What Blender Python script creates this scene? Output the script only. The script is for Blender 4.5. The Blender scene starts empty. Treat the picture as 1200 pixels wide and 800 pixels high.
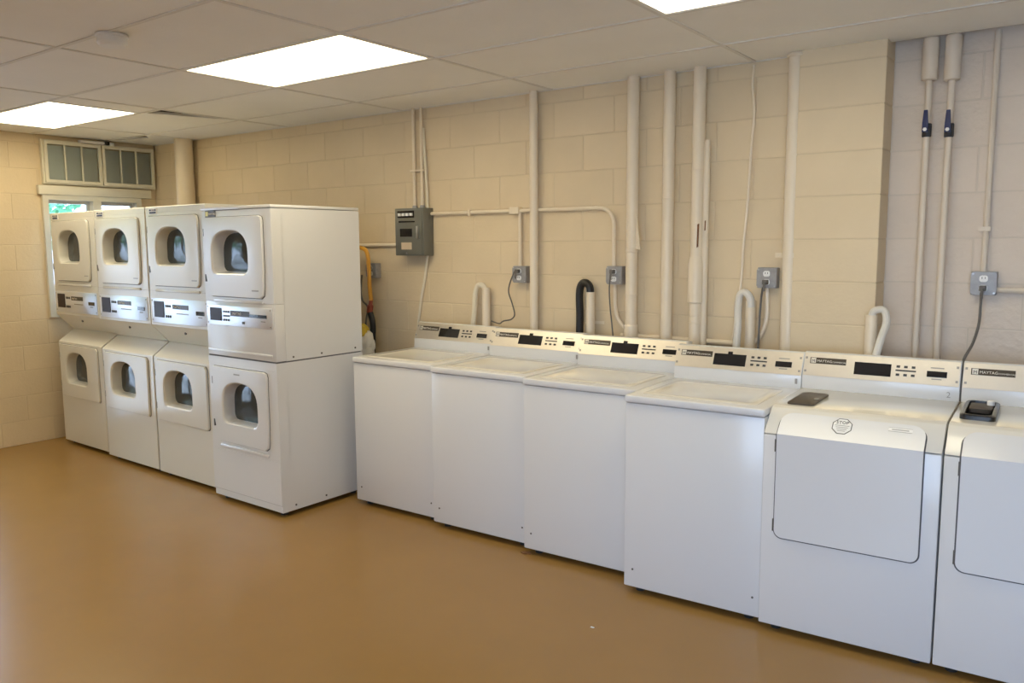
import bpy, bmesh, math, random
from mathutils import Vector, Matrix
random.seed(7)
S = bpy.context.scene
COL = S.collection
# ------------------------------------------------------------------ camera, world, light, exposure
CAM = (0.888, -4.1327, 1.5992); YAW, PIT, ROL, FPX = -.6359, .1188, -.0057, 953.18
_F = Vector((math.cos(PIT)*math.sin(YAW), math.cos(PIT)*math.cos(YAW), -math.sin(PIT)))
_R = Vector((math.cos(YAW), -math.sin(YAW), 0)); _U = _R.cross(_F)
_R, _U = math.cos(ROL)*_R + math.sin(ROL)*_U, -math.sin(ROL)*_R + math.cos(ROL)*_U
cam = bpy.data.cameras.new('camera'); camo = bpy.data.objects.new('camera', cam); COL.objects.link(camo)
cam.sensor_width = 36; cam.lens = 36*FPX/1200; cam.clip_start = .05
camo.matrix_world = Matrix(((_R.x, _U.x, -_F.x, CAM[0]), (_R.y, _U.y, -_F.y, CAM[1]), (_R.z, _U.z, -_F.z, CAM[2]), (0, 0, 0, 1)))
S.camera = camo
W = bpy.data.worlds.new('world'); S.world = W; W.use_nodes = True
bg = W.node_tree.nodes['Background']; bg.inputs[0].default_value = (.55, .70, 1.0, 1); bg.inputs[1].default_value = 9.2
S.view_settings.view_transform = 'Standard'; S.view_settings.look = 'None'
S.cycles.sample_clamp_indirect = 3.0
S.view_settings.exposure = -0.05; S.view_settings.gamma = 1.0
try: S.view_settings.use_curve_mapping = False
except Exception: pass
LAMP = 9.0                                     # strength of each fluorescent diffuser
XF, XR, YN, H = -6.19, 3.3, -5.8, 2.505        # far wall, right wall, wall behind the camera, ceiling
def portal(loc, rot, sx, sy):
    l = bpy.data.lights.new('window_portal', 'AREA'); l.shape = 'RECTANGLE'; l.size = sx; l.size_y = sy; l.energy = 1
    l.cycles.is_portal = True
    o = bpy.data.objects.new('window_portal', l); o.location = loc; o.rotation_euler = rot; COL.objects.link(o)
portal((XF-.06, -2.5, 1.05), (0, -math.pi/2, 0), 2.1, 2.0)
portal((1.3, YN-.05, 1.23), (math.pi/2, 0, 0), 3.2, 2.2)

def px(u, v, axis, val):                       # where the sight line of a pixel meets an axis plane
    d = _F + _R*((u-600)/FPX) + _U*((400-v)/FPX); O = Vector(CAM)
    return O + d*((val-O[axis])/d[axis])

# ------------------------------------------------------------------ materials
M = {}
def mat(name, col, rough=.5, metal=0., spec=.5, coat=0., var=0., vscale=4., bump=0., bscale=60., emit=None, estr=0., rvar=0., objvar=0., col2=None):
    m = bpy.data.materials.new(name); m.use_nodes = True; nt = m.node_tree; N = nt.nodes; L = nt.links
    b = N['Principled BSDF']
    b.inputs['Base Color'].default_value = (*col, 1); b.inputs['Roughness'].default_value = rough
    b.inputs['Metallic'].default_value = metal; b.inputs['Specular IOR Level'].default_value = spec
    b.inputs['Coat Weight'].default_value = coat; b.inputs['Coat Roughness'].default_value = .06
    tc = N.new('ShaderNodeTexCoord')
    src = None
    if var or col2:
        n = N.new('ShaderNodeTexNoise'); n.inputs['Scale'].default_value = vscale; n.inputs['Detail'].default_value = 6
        n.inputs['Roughness'].default_value = .6
        geo = N.new('ShaderNodeNewGeometry'); L.new(geo.outputs['Position'], n.inputs['Vector'])
        r = N.new('ShaderNodeValToRGB'); L.new(n.outputs['Fac'], r.inputs[0])
        c2 = col2 or tuple(c*(1-var) for c in col); c1 = col if col2 else tuple(min(1, c*(1+var)) for c in col)
        r.color_ramp.elements[0].position = .3; r.color_ramp.elements[1].position = .7
        r.color_ramp.elements[0].color = (*c2, 1); r.color_ramp.elements[1].color = (*c1, 1)
        src = r.outputs[0]
        if rvar:
            mr = N.new('ShaderNodeMapRange'); L.new(n.outputs['Fac'], mr.inputs[0])
            mr.inputs[3].default_value = rough-rvar; mr.inputs[4].default_value = rough+rvar; L.new(mr.outputs[0], b.inputs['Roughness'])
    if objvar:
        oi = N.new('ShaderNodeObjectInfo'); hs = N.new('ShaderNodeHueSaturation')
        mr = N.new('ShaderNodeMapRange'); L.new(oi.outputs['Random'], mr.inputs[0]); mr.inputs[3].default_value = 1-objvar; mr.inputs[4].default_value = 1+objvar
        L.new(mr.outputs[0], hs.inputs['Value']); hs.inputs['Color'].default_value = (*col, 1)
        if src: L.new(src, hs.inputs['Color'])
        src = hs.outputs[0]
    if src: L.new(src, b.inputs['Base Color'])
    if bump:
        n = N.new('ShaderNodeTexNoise'); n.inputs['Scale'].default_value = bscale; n.inputs['Detail'].default_value = 4
        geo = N.new('ShaderNodeNewGeometry'); L.new(geo.outputs['Position'], n.inputs['Vector'])
        bp = N.new('ShaderNodeBump'); bp.inputs['Strength'].default_value = bump; bp.inputs['Distance'].default_value = .004
        L.new(n.outputs['Fac'], bp.inputs['Height']); L.new(bp.outputs[0], b.inputs['Normal'])
    if emit:
        b.inputs['Emission Color'].default_value = (*emit, 1); b.inputs['Emission Strength'].default_value = estr
    M[name] = m; return m
mat('block', (.71, .578, .385), .55, var=.035, vscale=3, bump=.35, bscale=55, objvar=.025)
mat('block_rough', (.70, .595, .49), .5, var=.04, vscale=3, bump=.9, bscale=40, objvar=.025)
mat('mortar', (.67, .545, .365), .6, bump=.4, bscale=60)
mat('mortar_rough', (.65, .56, .46), .6, bump=.4, bscale=60)
mat('wall_plain', (.76, .72, .66), .6, var=.03)
mat('pipe_paint', (.80, .69, .53), .32, var=.03, vscale=9, bump=.2, bscale=30)
mat('pipe_paint_rough', (.72, .625, .51), .38, var=.03, vscale=9, bump=.2, bscale=30)
mat('floor', (.315, .178, .052), .27, spec=.4, var=.0, vscale=2.2, col2=(.295, .168, .049))
mat('tile', (.92, .91, .88), .8, var=.02, vscale=2, bump=.25, bscale=120, objvar=.015)
mat('tee', (.78, .76, .72), .6)
mat('plenum', (.02, .018, .016), .9)  # black stands in for the unlit void seen through the tile gaps
mat('enamel', (.77, .775, .785), .22, coat=.25, var=.006, vscale=2)
mat('enamel_old', (.78, .765, .70), .25, coat=.25, var=.008, vscale=2)
mat('enamel_top', (.80, .775, .71), .16, coat=.4)
mat('console_metal', (.80, .75, .67), .38, metal=.85, var=.02, vscale=30)
mat('panel_metal', (.86, .89, .95), .36, metal=.8)
mat('steel', (.55, .55, .55), .35, metal=1)
mat('galv', (.36, .355, .36), .5, metal=.35, var=.12, vscale=40)
mat('black', (.012, .012, .014), .25)
mat('screen', (.010, .010, .012), .08, coat=.5)
mat('smoked', (.030, .012, .012), .35, spec=.2)
mat('badge', (.06, .045, .03), .35)
mat('gold', (.75, .62, .22), .35, metal=.3)
mat('letter', (.80, .76, .68), .5)
mat('ink', (.05, .05, .055), .5)
mat('ink_grey', (.35, .34, .33), .5)
mat('white_plastic', (.88, .88, .87), .4)
mat('glass_dark', (.045, .055, .06), .08, spec=.45)
mat('drum', (.30, .32, .33), .35, metal=.6)
mat('gap_shade', (.10, .10, .11), .7)  # dark colour that paints the shade in gaps
mat('hinge', (.12, .11, .10), .5, metal=.4)
mat('rubber', (.018, .017, .016), .55)
mat('hose_black', (.012, .011, .011), .4)
mat('hose_grey', (.70, .67, .61), .45)
mat('hose_cream', (.76, .69, .55), .45)
mat('cord_grey', (.13, .12, .11), .5)
mat('orange_hose', (.72, .36, .04), .4)
mat('red_fit', (.30, .06, .03), .5)
mat('panel_grey', (.17, .17, .145), .4, metal=.2)
mat('paper', (.62, .50, .36), .8)
mat('blue_handle', (.02, .03, .11), .45)
mat('valve', (.03, .03, .035), .45)
mat('rust', (.20, .09, .03), .9, var=.3, vscale=80)
mat('frame_paint', (.74, .70, .58), .45)
mat('slat_grey', (.66, .68, .66), .5)
mat('alu', (.62, .61, .58), .35, metal=.7)
mat('dispenser_grey', (.085, .07, .055), .5, spec=.25)
mat('yellow', (.70, .52, .05), .5)
mat('blue', (.06, .10, .30), .5)
mat('leaf', (.14, .34, .10), .7, var=.35, vscale=6)
mat('leaf_blue', (.12, .36, .20), .7, var=.3, vscale=6)
mat('bark', (.16, .11, .07), .9)
mat('grass', (.20, .30, .10), .9, var=.2)
mat('pavement', (.72, .70, .66), .9, var=.08)  # unseen ground, made pale to bounce daylight up to the ceiling
mat('siding', (.78, .80, .86), .7)
mat('siding_tan', (.70, .58, .40), .7)
mat('roof', (.25, .22, .2), .8)
mat('diffuser', (.9, .9, .88), .4, emit=(1, .865, .575), estr=LAMP)
mat('diffuser_dim', (.9, .9, .88), .4, emit=(1, .89, .62), estr=LAMP*.75)
def glass(name, tint, refl=1.0):
    m = bpy.data.materials.new(name); m.use_nodes = True; nt = m.node_tree; N = nt.nodes; L = nt.links
    N.remove(N['Principled BSDF']); out = N['Material Output']
    t = N.new('ShaderNodeBsdfTransparent'); t.inputs[0].default_value = (*tint, 1)
    g = N.new('ShaderNodeBsdfGlossy'); g.inputs['Roughness'].default_value = .02
    fr = N.new('ShaderNodeFresnel'); fr.inputs[0].default_value = 1.5; mx = N.new('ShaderNodeMixShader')
    L.new(fr.outputs[0], mx.inputs[0]); L.new(t.outputs[0], mx.inputs[1]); L.new(g.outputs[0], mx.inputs[2]); L.new(mx.outputs[0], out.inputs[0])
    M[name] = m
glass('glass', (.96, .98, .97))

# ------------------------------------------------------------------ mesh helpers
def mesh_from_bm(name, bm, m, smooth=35):
    bmesh.ops.recalc_face_normals(bm, faces=bm.faces)
    me = bpy.data.meshes.new(name); bm.to_mesh(me); bm.free()
    if m: me.materials.append(M[m])
    if smooth:
        me.polygons.foreach_set('use_smooth', [True]*len(me.polygons)); me.set_sharp_from_angle(angle=math.radians(smooth))
    return me
def obj(name, bm, m, parent=None, smooth=35, loc=None):
    me = bm if isinstance(bm, bpy.types.Mesh) else mesh_from_bm(name, bm, m, smooth)
    o = bpy.data.objects.new(name, me); COL.objects.link(o)
    if parent is not None: o.parent = parent
    if loc is not None: o.location = loc
    return o
def tag(o, label, cat, group=None):
    o['label'] = label; o['category'] = cat
    if group: o['group'] = group
    return o
def thing(name, label, cat, loc=(0, 0, 0), rz=0, group=None):
    o = bpy.data.objects.new(name, None); COL.objects.link(o); o.empty_display_size = .1
    o.location = loc; o.rotation_euler = (0, 0, rz)
    return tag(o, label, cat, group)
def struct(name, bm, m, label=None, smooth=35):
    o = obj(name, bm, m, None, smooth); o['kind'] = 'structure'
    if label: o['label'] = label
    return o
def copy_tree(o, parent=None):
    c = o.copy(); COL.objects.link(c); c.parent = parent
    for ch in list(o.children): copy_tree(ch, c)
    return c
def add(bm, verts, faces):
    vs = [bm.verts.new(v) for v in verts]
    for f in faces:
        try: bm.faces.new([vs[i] for i in f])
        except ValueError: pass
    return vs
def box(bm, x0, x1, y0, y1, z0, z1, bev=0., seg=2):
    t = bmesh.new()
    add(t, [(x0, y0, z0), (x1, y0, z0), (x1, y1, z0), (x0, y1, z0), (x0, y0, z1), (x1, y0, z1), (x1, y1, z1), (x0, y1, z1)],
        [(0, 3, 2, 1), (4, 5, 6, 7), (0, 1, 5, 4), (1, 2, 6, 5), (2, 3, 7, 6), (3, 0, 4, 7)])
    if bev: bmesh.ops.bevel(t, geom=t.edges[:], offset=bev, segments=seg, profile=.5, affect='EDGES', clamp_overlap=True)
    merge(bm, t); return bm
def merge(bm, t):
    me = bpy.data.meshes.new('tmp'); t.to_mesh(me); t.free(); bm.from_mesh(me); bpy.data.meshes.remove(me)
def bx(*a, **k): return box(bmesh.new(), *a, **k)
def prism(bm, pts, axis, a, b, bev=0.):        # extrude a 2-D polygon along an axis; pts in the other two axes in order
    def p(q, c):
        return (c, q[0], q[1]) if axis == 0 else ((q[0], c, q[1]) if axis == 1 else (q[0], q[1], c))
    t = bmesh.new(); n = len(pts)
    add(t, [p(q, a) for q in pts]+[p(q, b) for q in pts], [tuple(range(n))[::-1], tuple(range(n, 2*n))]+[(i, (i+1) % n, n+(i+1) % n, n+i) for i in range(n)])
    if bev: bmesh.ops.bevel(t, geom=t.edges[:], offset=bev, segments=2, profile=.5, affect='EDGES', clamp_overlap=True)
    merge(bm, t); return bm
def tube(bm, pts, r, n=12, cap=True):
    pts = [Vector(p) for p in pts]; rs = r if isinstance(r, (list, tuple)) else [r]*len(pts)
    t0 = (pts[1]-pts[0]).normalized(); a = Vector((0, 0, 1)) if abs(t0.z) < .9 else Vector((1, 0, 0))
    nrm = t0.cross(a).normalized(); rings = []
    for i, p in enumerate(pts):
        if i == 0: t = t0
        elif i == len(pts)-1: t = (pts[i]-pts[i-1]).normalized()
        else: t = ((pts[i+1]-pts[i]).normalized()+(pts[i]-pts[i-1]).normalized()).normalized()
        nrm = (nrm-t*nrm.dot(t)).normalized(); bi = t.cross(nrm)
        rings.append([bm.verts.new(p+(nrm*math.cos(2*math.pi*k/n)+bi*math.sin(2*math.pi*k/n))*rs[i]) for k in range(n)])
    for A, B in zip(rings, rings[1:]):
        for k in range(n): bm.faces.new((A[k], A[(k+1) % n], B[(k+1) % n], B[k]))
    if cap: bm.faces.new(rings[0][::-1]); bm.faces.new(rings[-1])
    return bm
def smooth_path(pts, sub=6):                   # Catmull-Rom
    P = [Vector(p) for p in pts]; P = [P[0]*2-P[1]]+P+[P[-1]*2-P[-2]]; out = []
    for i in range(1, len(P)-2):
        for k in range(sub):
            t = k/sub; a, b, c, d = P[i-1:i+3]
            out.append(.5*((2*b)+(c-a)*t+(2*a-5*b+4*c-d)*t*t+(3*b-a-3*c+d)*t**3))
    out.append(P[-2]); return out
def lathe(bm, prof, n=24, mtx=None):           # profile of (radius, height) around z
    rings = []
    for r, z in prof:
        rings.append([bm.verts.new((mtx or Matrix()) @ Vector((r*math.cos(2*math.pi*k/n), r*math.sin(2*math.pi*k/n), z))) for k in range(n)])
    for A, B in zip(rings, rings[1:]):
        for k in range(n): bm.faces.new((A[k], A[(k+1) % n], B[(k+1) % n], B[k]))
    bm.faces.new(rings[0][::-1]); bm.faces.new(rings[-1]); return bm
def rrect(x0, x1, z0, z1, r, k=5):             # rounded rectangle, r = one radius or (bl, br, tr, tl)
    rb = r if isinstance(r, (tuple, list)) else (r,)*4; out = []
    for (cx, cz, a0, rr) in ((x0+rb[0], z0+rb[0], math.pi, rb[0]), (x1-rb[1], z0+rb[1], 1.5*math.pi, rb[1]), (x1-rb[2], z1-rb[2], 0, rb[2]), (x0+rb[3], z1-rb[3], .5*math.pi, rb[3])):
        for i in range(k+1):
            a = a0+.5*math.pi*i/k; out.append((cx+rr*math.cos(a), cz+rr*math.sin(a)))
    return out
def polar(poly, c, angs):                      # sample an outline by casting rays from c
    out = []
    for a in angs:
        d = (math.cos(a), math.sin(a)); best = None
        for i in range(len(poly)):
            x1, y1 = poly[i]; x2, y2 = poly[(i+1) % len(poly)]
            ex, ey = x2-x1, y2-y1; den = d[0]*ey-d[1]*ex
            if abs(den) < 1e-12: continue
            t = ((x1-c[0])*ey-(y1-c[1])*ex)/den; s = ((x1-c[0])*d[1]-(y1-c[1])*d[0])/den
            if t > 0 and -1e-6 <= s <= 1+1e-6 and (best is None or t > best): best = t
        out.append((c[0]+d[0]*best, c[1]+d[1]*best))
    return out
def scale_out(poly, c, k): return [(c[0]+(p[0]-c[0])*k, c[1]+(p[1]-c[1])*k) for p in poly]
def rings_xz(bm, rings, cap_last=False, cap_first=False):   # rings: list of (outline, y)
    R = [[bm.verts.new((p[0], y, p[1])) for p in o] for o, y in rings]; n = len(R[0])
    for A, B in zip(R, R[1:]):
        for k in range(n): bm.faces.new((A[k], A[(k+1) % n], B[(k+1) % n], B[k]))
    if cap_last: bm.faces.new(R[-1])
    if cap_first: bm.faces.new(R[0][::-1])
    return bm
def angset(polys, c, n=72):
    A = [2*math.pi*i/n for i in range(n)]
    for poly in polys:
        for p in poly: A.append(math.atan2(p[1]-c[1], p[0]-c[0]) % (2*math.pi))
    A.sort(); out = []
    for a in A:
        if not out or a-out[-1] > 1e-4: out.append(a)
    return out
def text_mesh(s, size, m, depth=.0006, align='LEFT'):
    c = bpy.data.curves.new('lettering', 'FONT'); c.body = s; c.size = size; c.extrude = depth; c.align_x = align; c.resolution_u = 2
    o = bpy.data.objects.new('lettering_tmp', c); COL.objects.link(o)
    dg = bpy.context.evaluated_depsgraph_get(); me = bpy.data.meshes.new_from_object(o.evaluated_get(dg))
    bpy.data.objects.remove(o); me.materials.clear(); me.materials.append(M[m]); return me
def cyl_y(bm, x, y0, y1, z, r, n=12): return tube(bm, [(x, y0, z), (x, y1, z)], r, n)

# ------------------------------------------------------------------ setting: floor, walls, ceiling
struct('floor', bx(XF-.3, XR+.2, YN-.2, .4, -.1, 0), 'floor', 'polished tan brown concrete floor')
CH, BL, J = .2032, .4064, .0055                 # block course, block length, joint
_bc = {}
def block_mesh(l, h, m):
    k = (round(l, 3), round(h, 3), m)
    if k not in _bc:
        b = bmesh.new(); a, c, d, e = (l-J)/2, (h-J)/2, .002, .02     # front chamfered face standing proud of the mortar
        add(b, [(-a, 0, -c), (a, 0, -c), (a, 0, c), (-a, 0, c), (-a+d, -d, -c+d), (a-d, -d, -c+d), (a-d, -d, c-d), (-a+d, -d, c-d), (-a, e, -c), (a, e, -c), (a, e, c), (-a, e, c)],
            [(4, 5, 6, 7), (0, 1, 5, 4), (1, 2, 6, 5), (2, 3, 7, 6), (3, 0, 4, 7), (8, 9, 1, 0), (9, 10, 2, 1), (10, 11, 3, 2), (11, 8, 0, 3)])
        _bc[k] = mesh_from_bm('concrete_block', b, m, 0)
    return _bc[k]
Z0 = 2.225-CH*11                                # first joint height
def lay(parent, s0, s1, z1, place, off, holes, m):
    z, i = Z0, 0
    edges = [0.0]+[Z0+CH*k for k in range(0, 14) if Z0+CH*k > .05 and Z0+CH*k < z1-.03]+[z1]
    for i, (a, b) in enumerate(zip(edges, edges[1:])):
        o = off+(BL/2 if i % 2 else 0); k0 = math.floor((s0-o)/BL); segs = []
        k = k0
        while o+k*BL < s1: segs.append((max(s0, o+k*BL), min(s1, o+(k+1)*BL))); k += 1
        for (p, q) in segs:
            parts = [(p, q, a, b)]
            for (h0, h1, g0, g1) in holes:
                nxt = []
                for (p_, q_, a_, b_) in parts:
                    if q_ <= h0 or p_ >= h1 or b_ <= g0 or a_ >= g1: nxt.append((p_, q_, a_, b_)); continue
                    if p_ < h0: nxt.append((p_, h0, a_, b_))
                    if q_ > h1: nxt.append((h1, q_, a_, b_))
                    mp, mq = max(p_, h0), min(q_, h1)
                    if a_ < g0: nxt.append((mp, mq, a_, g0))
                    if b_ > g1: nxt.append((mp, mq, g1, b_))
                parts = nxt
            for (p_, q_, a_, b_) in parts:
                if q_-p_ < .03 or b_-a_ < .02: continue
                bo = obj('concrete_block', block_mesh(q_-p_, b_-a_, m), None, parent); loc, rz = place((p_+q_)/2, (a_+b_)/2); bo.location = loc; bo.rotation_euler = (0, 0, rz)
PX0, PX1, PY, RY = -.405, .005, -.09, .07       # pilaster and the recessed wall right of it
b = bmesh.new(); box(b, XF-.2, PX1-.05, .003, .25, 0, H+.17); box(b, PX1-.05, XR, RY+.003, .25, 0, H+.17)
wb = struct('wall_back', b, 'mortar', 'cream painted concrete block wall behind the machines')
lay(wb, XF, PX0, H+.03, lambda s, z: ((s, .003, z), 0), -1.437-BL*.5, [], 'block')
pil = obj('pilaster', bx(PX0+.002, PX1-.003, PY+.003, .1, 0, H+.02), 'mortar', wb)
lay(pil, PX0, PX1, H+.02, lambda s, z: ((s, PY+.003, z), 0), PX0-.2032, [], 'block') if False else None
z = 0.0
for k in range(14):
    a, c = (0 if k == 0 else Z0+CH*k), min(H+.02, Z0+CH*(k+1))
    if c-a < .03: continue
    o = obj('concrete_block', block_mesh(PX1-PX0+.006, c-a, 'block'), None, pil); o.location = ((PX0+PX1)/2, PY+.003, (a+c)/2)
    o = obj('concrete_block', block_mesh(RY-PY, c-a, 'block'), None, pil); o.location = (PX1-.001, (PY+RY)/2+.001, (a+c)/2); o.rotation_euler = (0, 0, math.pi/2)
rr = obj('recessed_wall', bx(PX1-.04, 1.6, RY+.002, RY+.02, 0, H+.03), 'mortar_rough', wb)
lay(rr, PX1+.002, 1.6, H+.03, lambda s, z: ((s, RY+.003, z), 0), .371-BL*.5, [], 'block_rough')
# far wall with a window, a transom and a glazed door
WY0, WY1, WZ0, WZ1 = -1.0, -.16, 1.02, 2.03
DY0, DY1, DZ1 = -3.5, -1.5, 2.12
TZ0, TZ1, TY0, TY1 = 2.11, 2.468, -.985, -.02
b = bmesh.new(); x0, x1 = XF-.2, XF-.003
def wallyz(y0, y1, z0, z1): box(b, x0, x1, y0, y1, z0, z1)
wallyz(YN-.2, DY0, 0, H+.17); wallyz(DY1, WY0, 0, H+.17); wallyz(WY1, .25, 0, H+.17); wallyz(DY0, DY1, DZ1, H+.17); wallyz(WY0, WY1, 0, WZ0); wallyz(WY0, WY1, WZ1, H+.17)
wl = struct('wall_left', b, 'mortar', 'cream painted concrete block wall with the window')
lay(wl, -2.0, 0, H+.03, lambda s, z: ((XF-.003, s, z), math.pi/2), -1.02, [(WY0, WY1, WZ0, WZ1), (-3, DY1, 0, DZ1)], 'block')
struct('wall_right', bx(XR, XR+.2, YN-.2, .25, 0, H+.17), 'wall_plain', 'plain cream wall at the right end of the room')
b = bmesh.new()
for (a, c, d, e) in ((XF-.2, -.3, 0, H+.17), (2.9, XR, 0, H+.17), (-.3, 2.9, 0, .12), (-.3, 2.9, 2.34, H+.17)): box(b, a, c, YN-.2, YN, d, e)
struct('wall_front', b, 'wall_plain', 'plain cream wall behind the camera with a wide window')
def frame_yz(bm, x0, x1, y0, y1, z0, z1, w):
    box(bm, x0, x1, y0, y0+w, z0, z1); box(bm, x0, x1, y1-w, y1, z0, z1); box(bm, x0, x1, y0+w, y1-w, z1-w, z1); box(bm, x0, x1, y0+w, y1-w, z0, z0+w)
b = bmesh.new(); frame_yz(b, XF-.12, XF+.03, WY0, WY1, WZ0, WZ1, .045); ym = -.555
box(b, XF-.09, XF+.025, ym-.035, ym+.035, WZ0+.045, WZ1-.045)
w1 = struct('window_1', b, 'frame_paint', 'two-pane window behind the left stacked dryers')
for (a, c) in ((WY0+.045, ym-.035), (ym+.035, WY1-.045)):
    b = bmesh.new(); frame_yz(b, XF-.075, XF-.04, a, c, WZ0+.045, WZ1-.045, .028); obj('sash', b, 'alu', w1)
    obj('pane', bx(XF-.06, XF-.055, a+.02, c-.02, WZ0+.07, WZ1-.07), 'glass', w1)
obj('window_head', bx(XF, XF+.045, WY0-.03, WY1+.09, WZ1-.005, WZ1+.07, bev=.004), 'frame_paint', w1)
# transom of two louvred sashes
b = bmesh.new(); xt = XF+.035; frame_yz(b, XF, xt, TY0, TY1, TZ0, TZ1, .022)
w2 = struct('window_2', b, 'frame_paint', 'pair of glazed louvre sashes above the window')
tm = (TY0+TY1)/2
for (a, c) in ((TY0+.015, tm-.004), (tm+.004, TY1-.015)):
    b = bmesh.new(); frame_yz(b, xt, xt+.018, a, c, TZ0+.012, TZ1-.012, .024)
    obj('sash', b, 'frame_paint', w2)
    wv = (c-a-.048)/3
    for i in range(3):
        p, q = a+.024+wv*i, a+.024+wv*(i+1)
        if i: obj('glazing_bar', bx(xt, xt+.016, p-.006, p+.006, TZ0+.036, TZ1-.036), 'frame_paint', w2)
        obj('pane', bx(xt+.006, xt+.009, p+.004, q-.004, TZ0+.034, TZ1-.034), 'glass', w2)
        b = bmesh.new()
        for k in range(20):
            z = TZ0+.036+k*(TZ1-TZ0-.085)/20
            prism(b, [(XF+.012, z), (XF+.014, z-.002), (XF+.03, z+.014), (XF+.028, z+.016)], 1, p+.004, q-.004) if False else add(b, [(XF+.024, p+.004, z+.017), (XF+.024, q-.004, z+.017), (XF+.032, q-.004, z), (XF+.032, p+.004, z), (XF+.024, p+.004, z+.0185), (XF+.024, q-.004, z+.0185), (XF+.032, q-.004, z+.0015), (XF+.032, p+.004, z+.0015)], [(0, 1, 2, 3), (7, 6, 5, 4), (0, 4, 5, 1), (2, 6, 7, 3), (1, 5, 6, 2), (0, 3, 7, 4)])
        obj('louvre_blades', b, 'slat_grey', w2)['kind'] = 'stuff'
# glazed door in the far wall, just outside the left edge of the picture
b = bmesh.new(); frame_yz(b, XF-.12, XF+.02, DY0, DY1, 0, DZ1, .06)
d1 = struct('door_1', b, 'alu', 'glazed entrance door pair in the far wall')
dm = (DY0+DY1)/2
for (a, c) in ((DY0+.06, dm), (dm, DY1-.06)):
    b = bmesh.new(); frame_yz(b, XF-.07, XF-.025, a+.004, c-.004, .01, DZ1-.065, .08); leaf = obj('door_leaf', b, 'alu', d1)
    obj('pane', bx(XF-.05, XF-.044, a+.07, c-.07, .08, DZ1-.14), 'glass', leaf)
    obj('push_bar', tube(bmesh.new(), [(XF+.02, a+.08, 1.0), (XF+.02, c-.08, 1.0)], .014), 'steel', leaf)
# window behind the camera
b = bmesh.new()
for (x, xx, z, zz) in ((-.3, -.24, .12, 2.34), (2.84, 2.9, .12, 2.34), (-.24, 2.84, .12, .18), (-.24, 2.84, 2.28, 2.34), (1.27, 1.33, .18, 2.28)): box(b, x, xx, YN-.14, YN+.02, z, zz)
w3 = struct('window_3', b, 'frame_paint', 'wide window in the wall behind the camera')
for (x, xx) in ((-.25, 1.28), (1.32, 2.85)): obj('pane', bx(x, xx, YN-.07, YN-.065, .17, 2.29), 'glass', w3)
# ceiling: slab, tees and lay-in panels
T, SR, XC, YC = 1.2192, .6096, -.6316, -.4347
ceil = struct('ceiling', bx(XF-.2, XR+.2, YN-.2, .25, H+.16, H+.2), 'plenum', 'suspended ceiling of beige lay-in tiles')
lights = [(XC-2*T, XC-T, 2), (XC, XC+T, 2), (XC-4*T-.25, XC-3*T-.25, 2), (XC-2*T, XC-T, 6), (XC-4*T, XC-3*T, 6)]
rows = [(0.0, YC)]+[(YC-SR*k, YC-SR*(k+1)) for k in range(11)]; rows[-1] = (rows[-1][0], YN)
rows = [(a, max(b_, YN)) for a, b_ in rows if a > YN]
cols = [XF]+[XC+T*k for k in range(-4, 4) if XF+.1 < XC+T*k < XR-.1]+[XR]
_tc = {}
def tile_mesh(w, d):
    k = (round(w, 3), round(d, 3))
    if k not in _tc: _tc[k] = mesh_from_bm('ceiling_tile', bx(-w/2+.006, w/2-.006, -d/2+.006, d/2-.006, 0, .016), 'tile', 0)
    return _tc[k]
for ri, (ya, yb) in enumerate(rows):
    segs = [(a, c) for a, c in zip(cols, cols[1:])]
    for (l0, l1, lr) in lights:
        if lr == ri:
            nx = []
            for a, c in segs:
                if c <= l0+.02 or a >= l1-.02: nx.append((a, c)); continue
                if l0-a > .05: nx.append((a, l0))
                if c-l1 > .05: nx.append((l1, c))
            segs = nx
    for a, c in segs:
        tl = obj('ceiling_tile', tile_mesh(c-a, ya-yb), None, ceil); tl.location = ((a+c)/2, (ya+yb)/2, H)
        if ri == 1 and abs(a-cols[1]) < .01 or ri == 0 and abs(a-cols[0]) < .01:      # two trimmed tiles that leave dark gaps
            w2_, d2_ = (c-a)/2-.006, (ya-yb)/2-.006
            poly = [(-w2_, -d2_), (w2_-.22, -d2_), (w2_-.02, d2_), (-w2_, d2_)] if abs(a-cols[1]) < .01 else [(-w2_, -d2_+.015), (w2_-.22, -d2_+.13), (w2_-.05, -d2_), (w2_, -d2_), (w2_, d2_), (-w2_, d2_)]
            tl.data = mesh_from_bm('ceiling_tile', prism(bmesh.new(), poly, 2, 0, .016), 'tile', 0)
for xcol in cols[1:-1]: obj('grid_bar', bx(xcol-.010, xcol+.010, YN, 0, H-.004, H+.004), 'tee', ceil)
for (ya, yb) in rows[:-1]: obj('grid_bar', bx(XF, XR, yb-.010, yb+.010, H-.0045, H+.0035), 'tee', ceil)
obj('wall_angle', bx(XF, PX0-.01, -.012, 0, H-.004, H+.004), 'tee', ceil)
Lab = ['bright fluorescent ceiling panel above the gap between dryers and washers', 'bright fluorescent ceiling panel cut by the top edge of the picture', 'bright fluorescent ceiling panel nearest the window, at the left edge']
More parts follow.
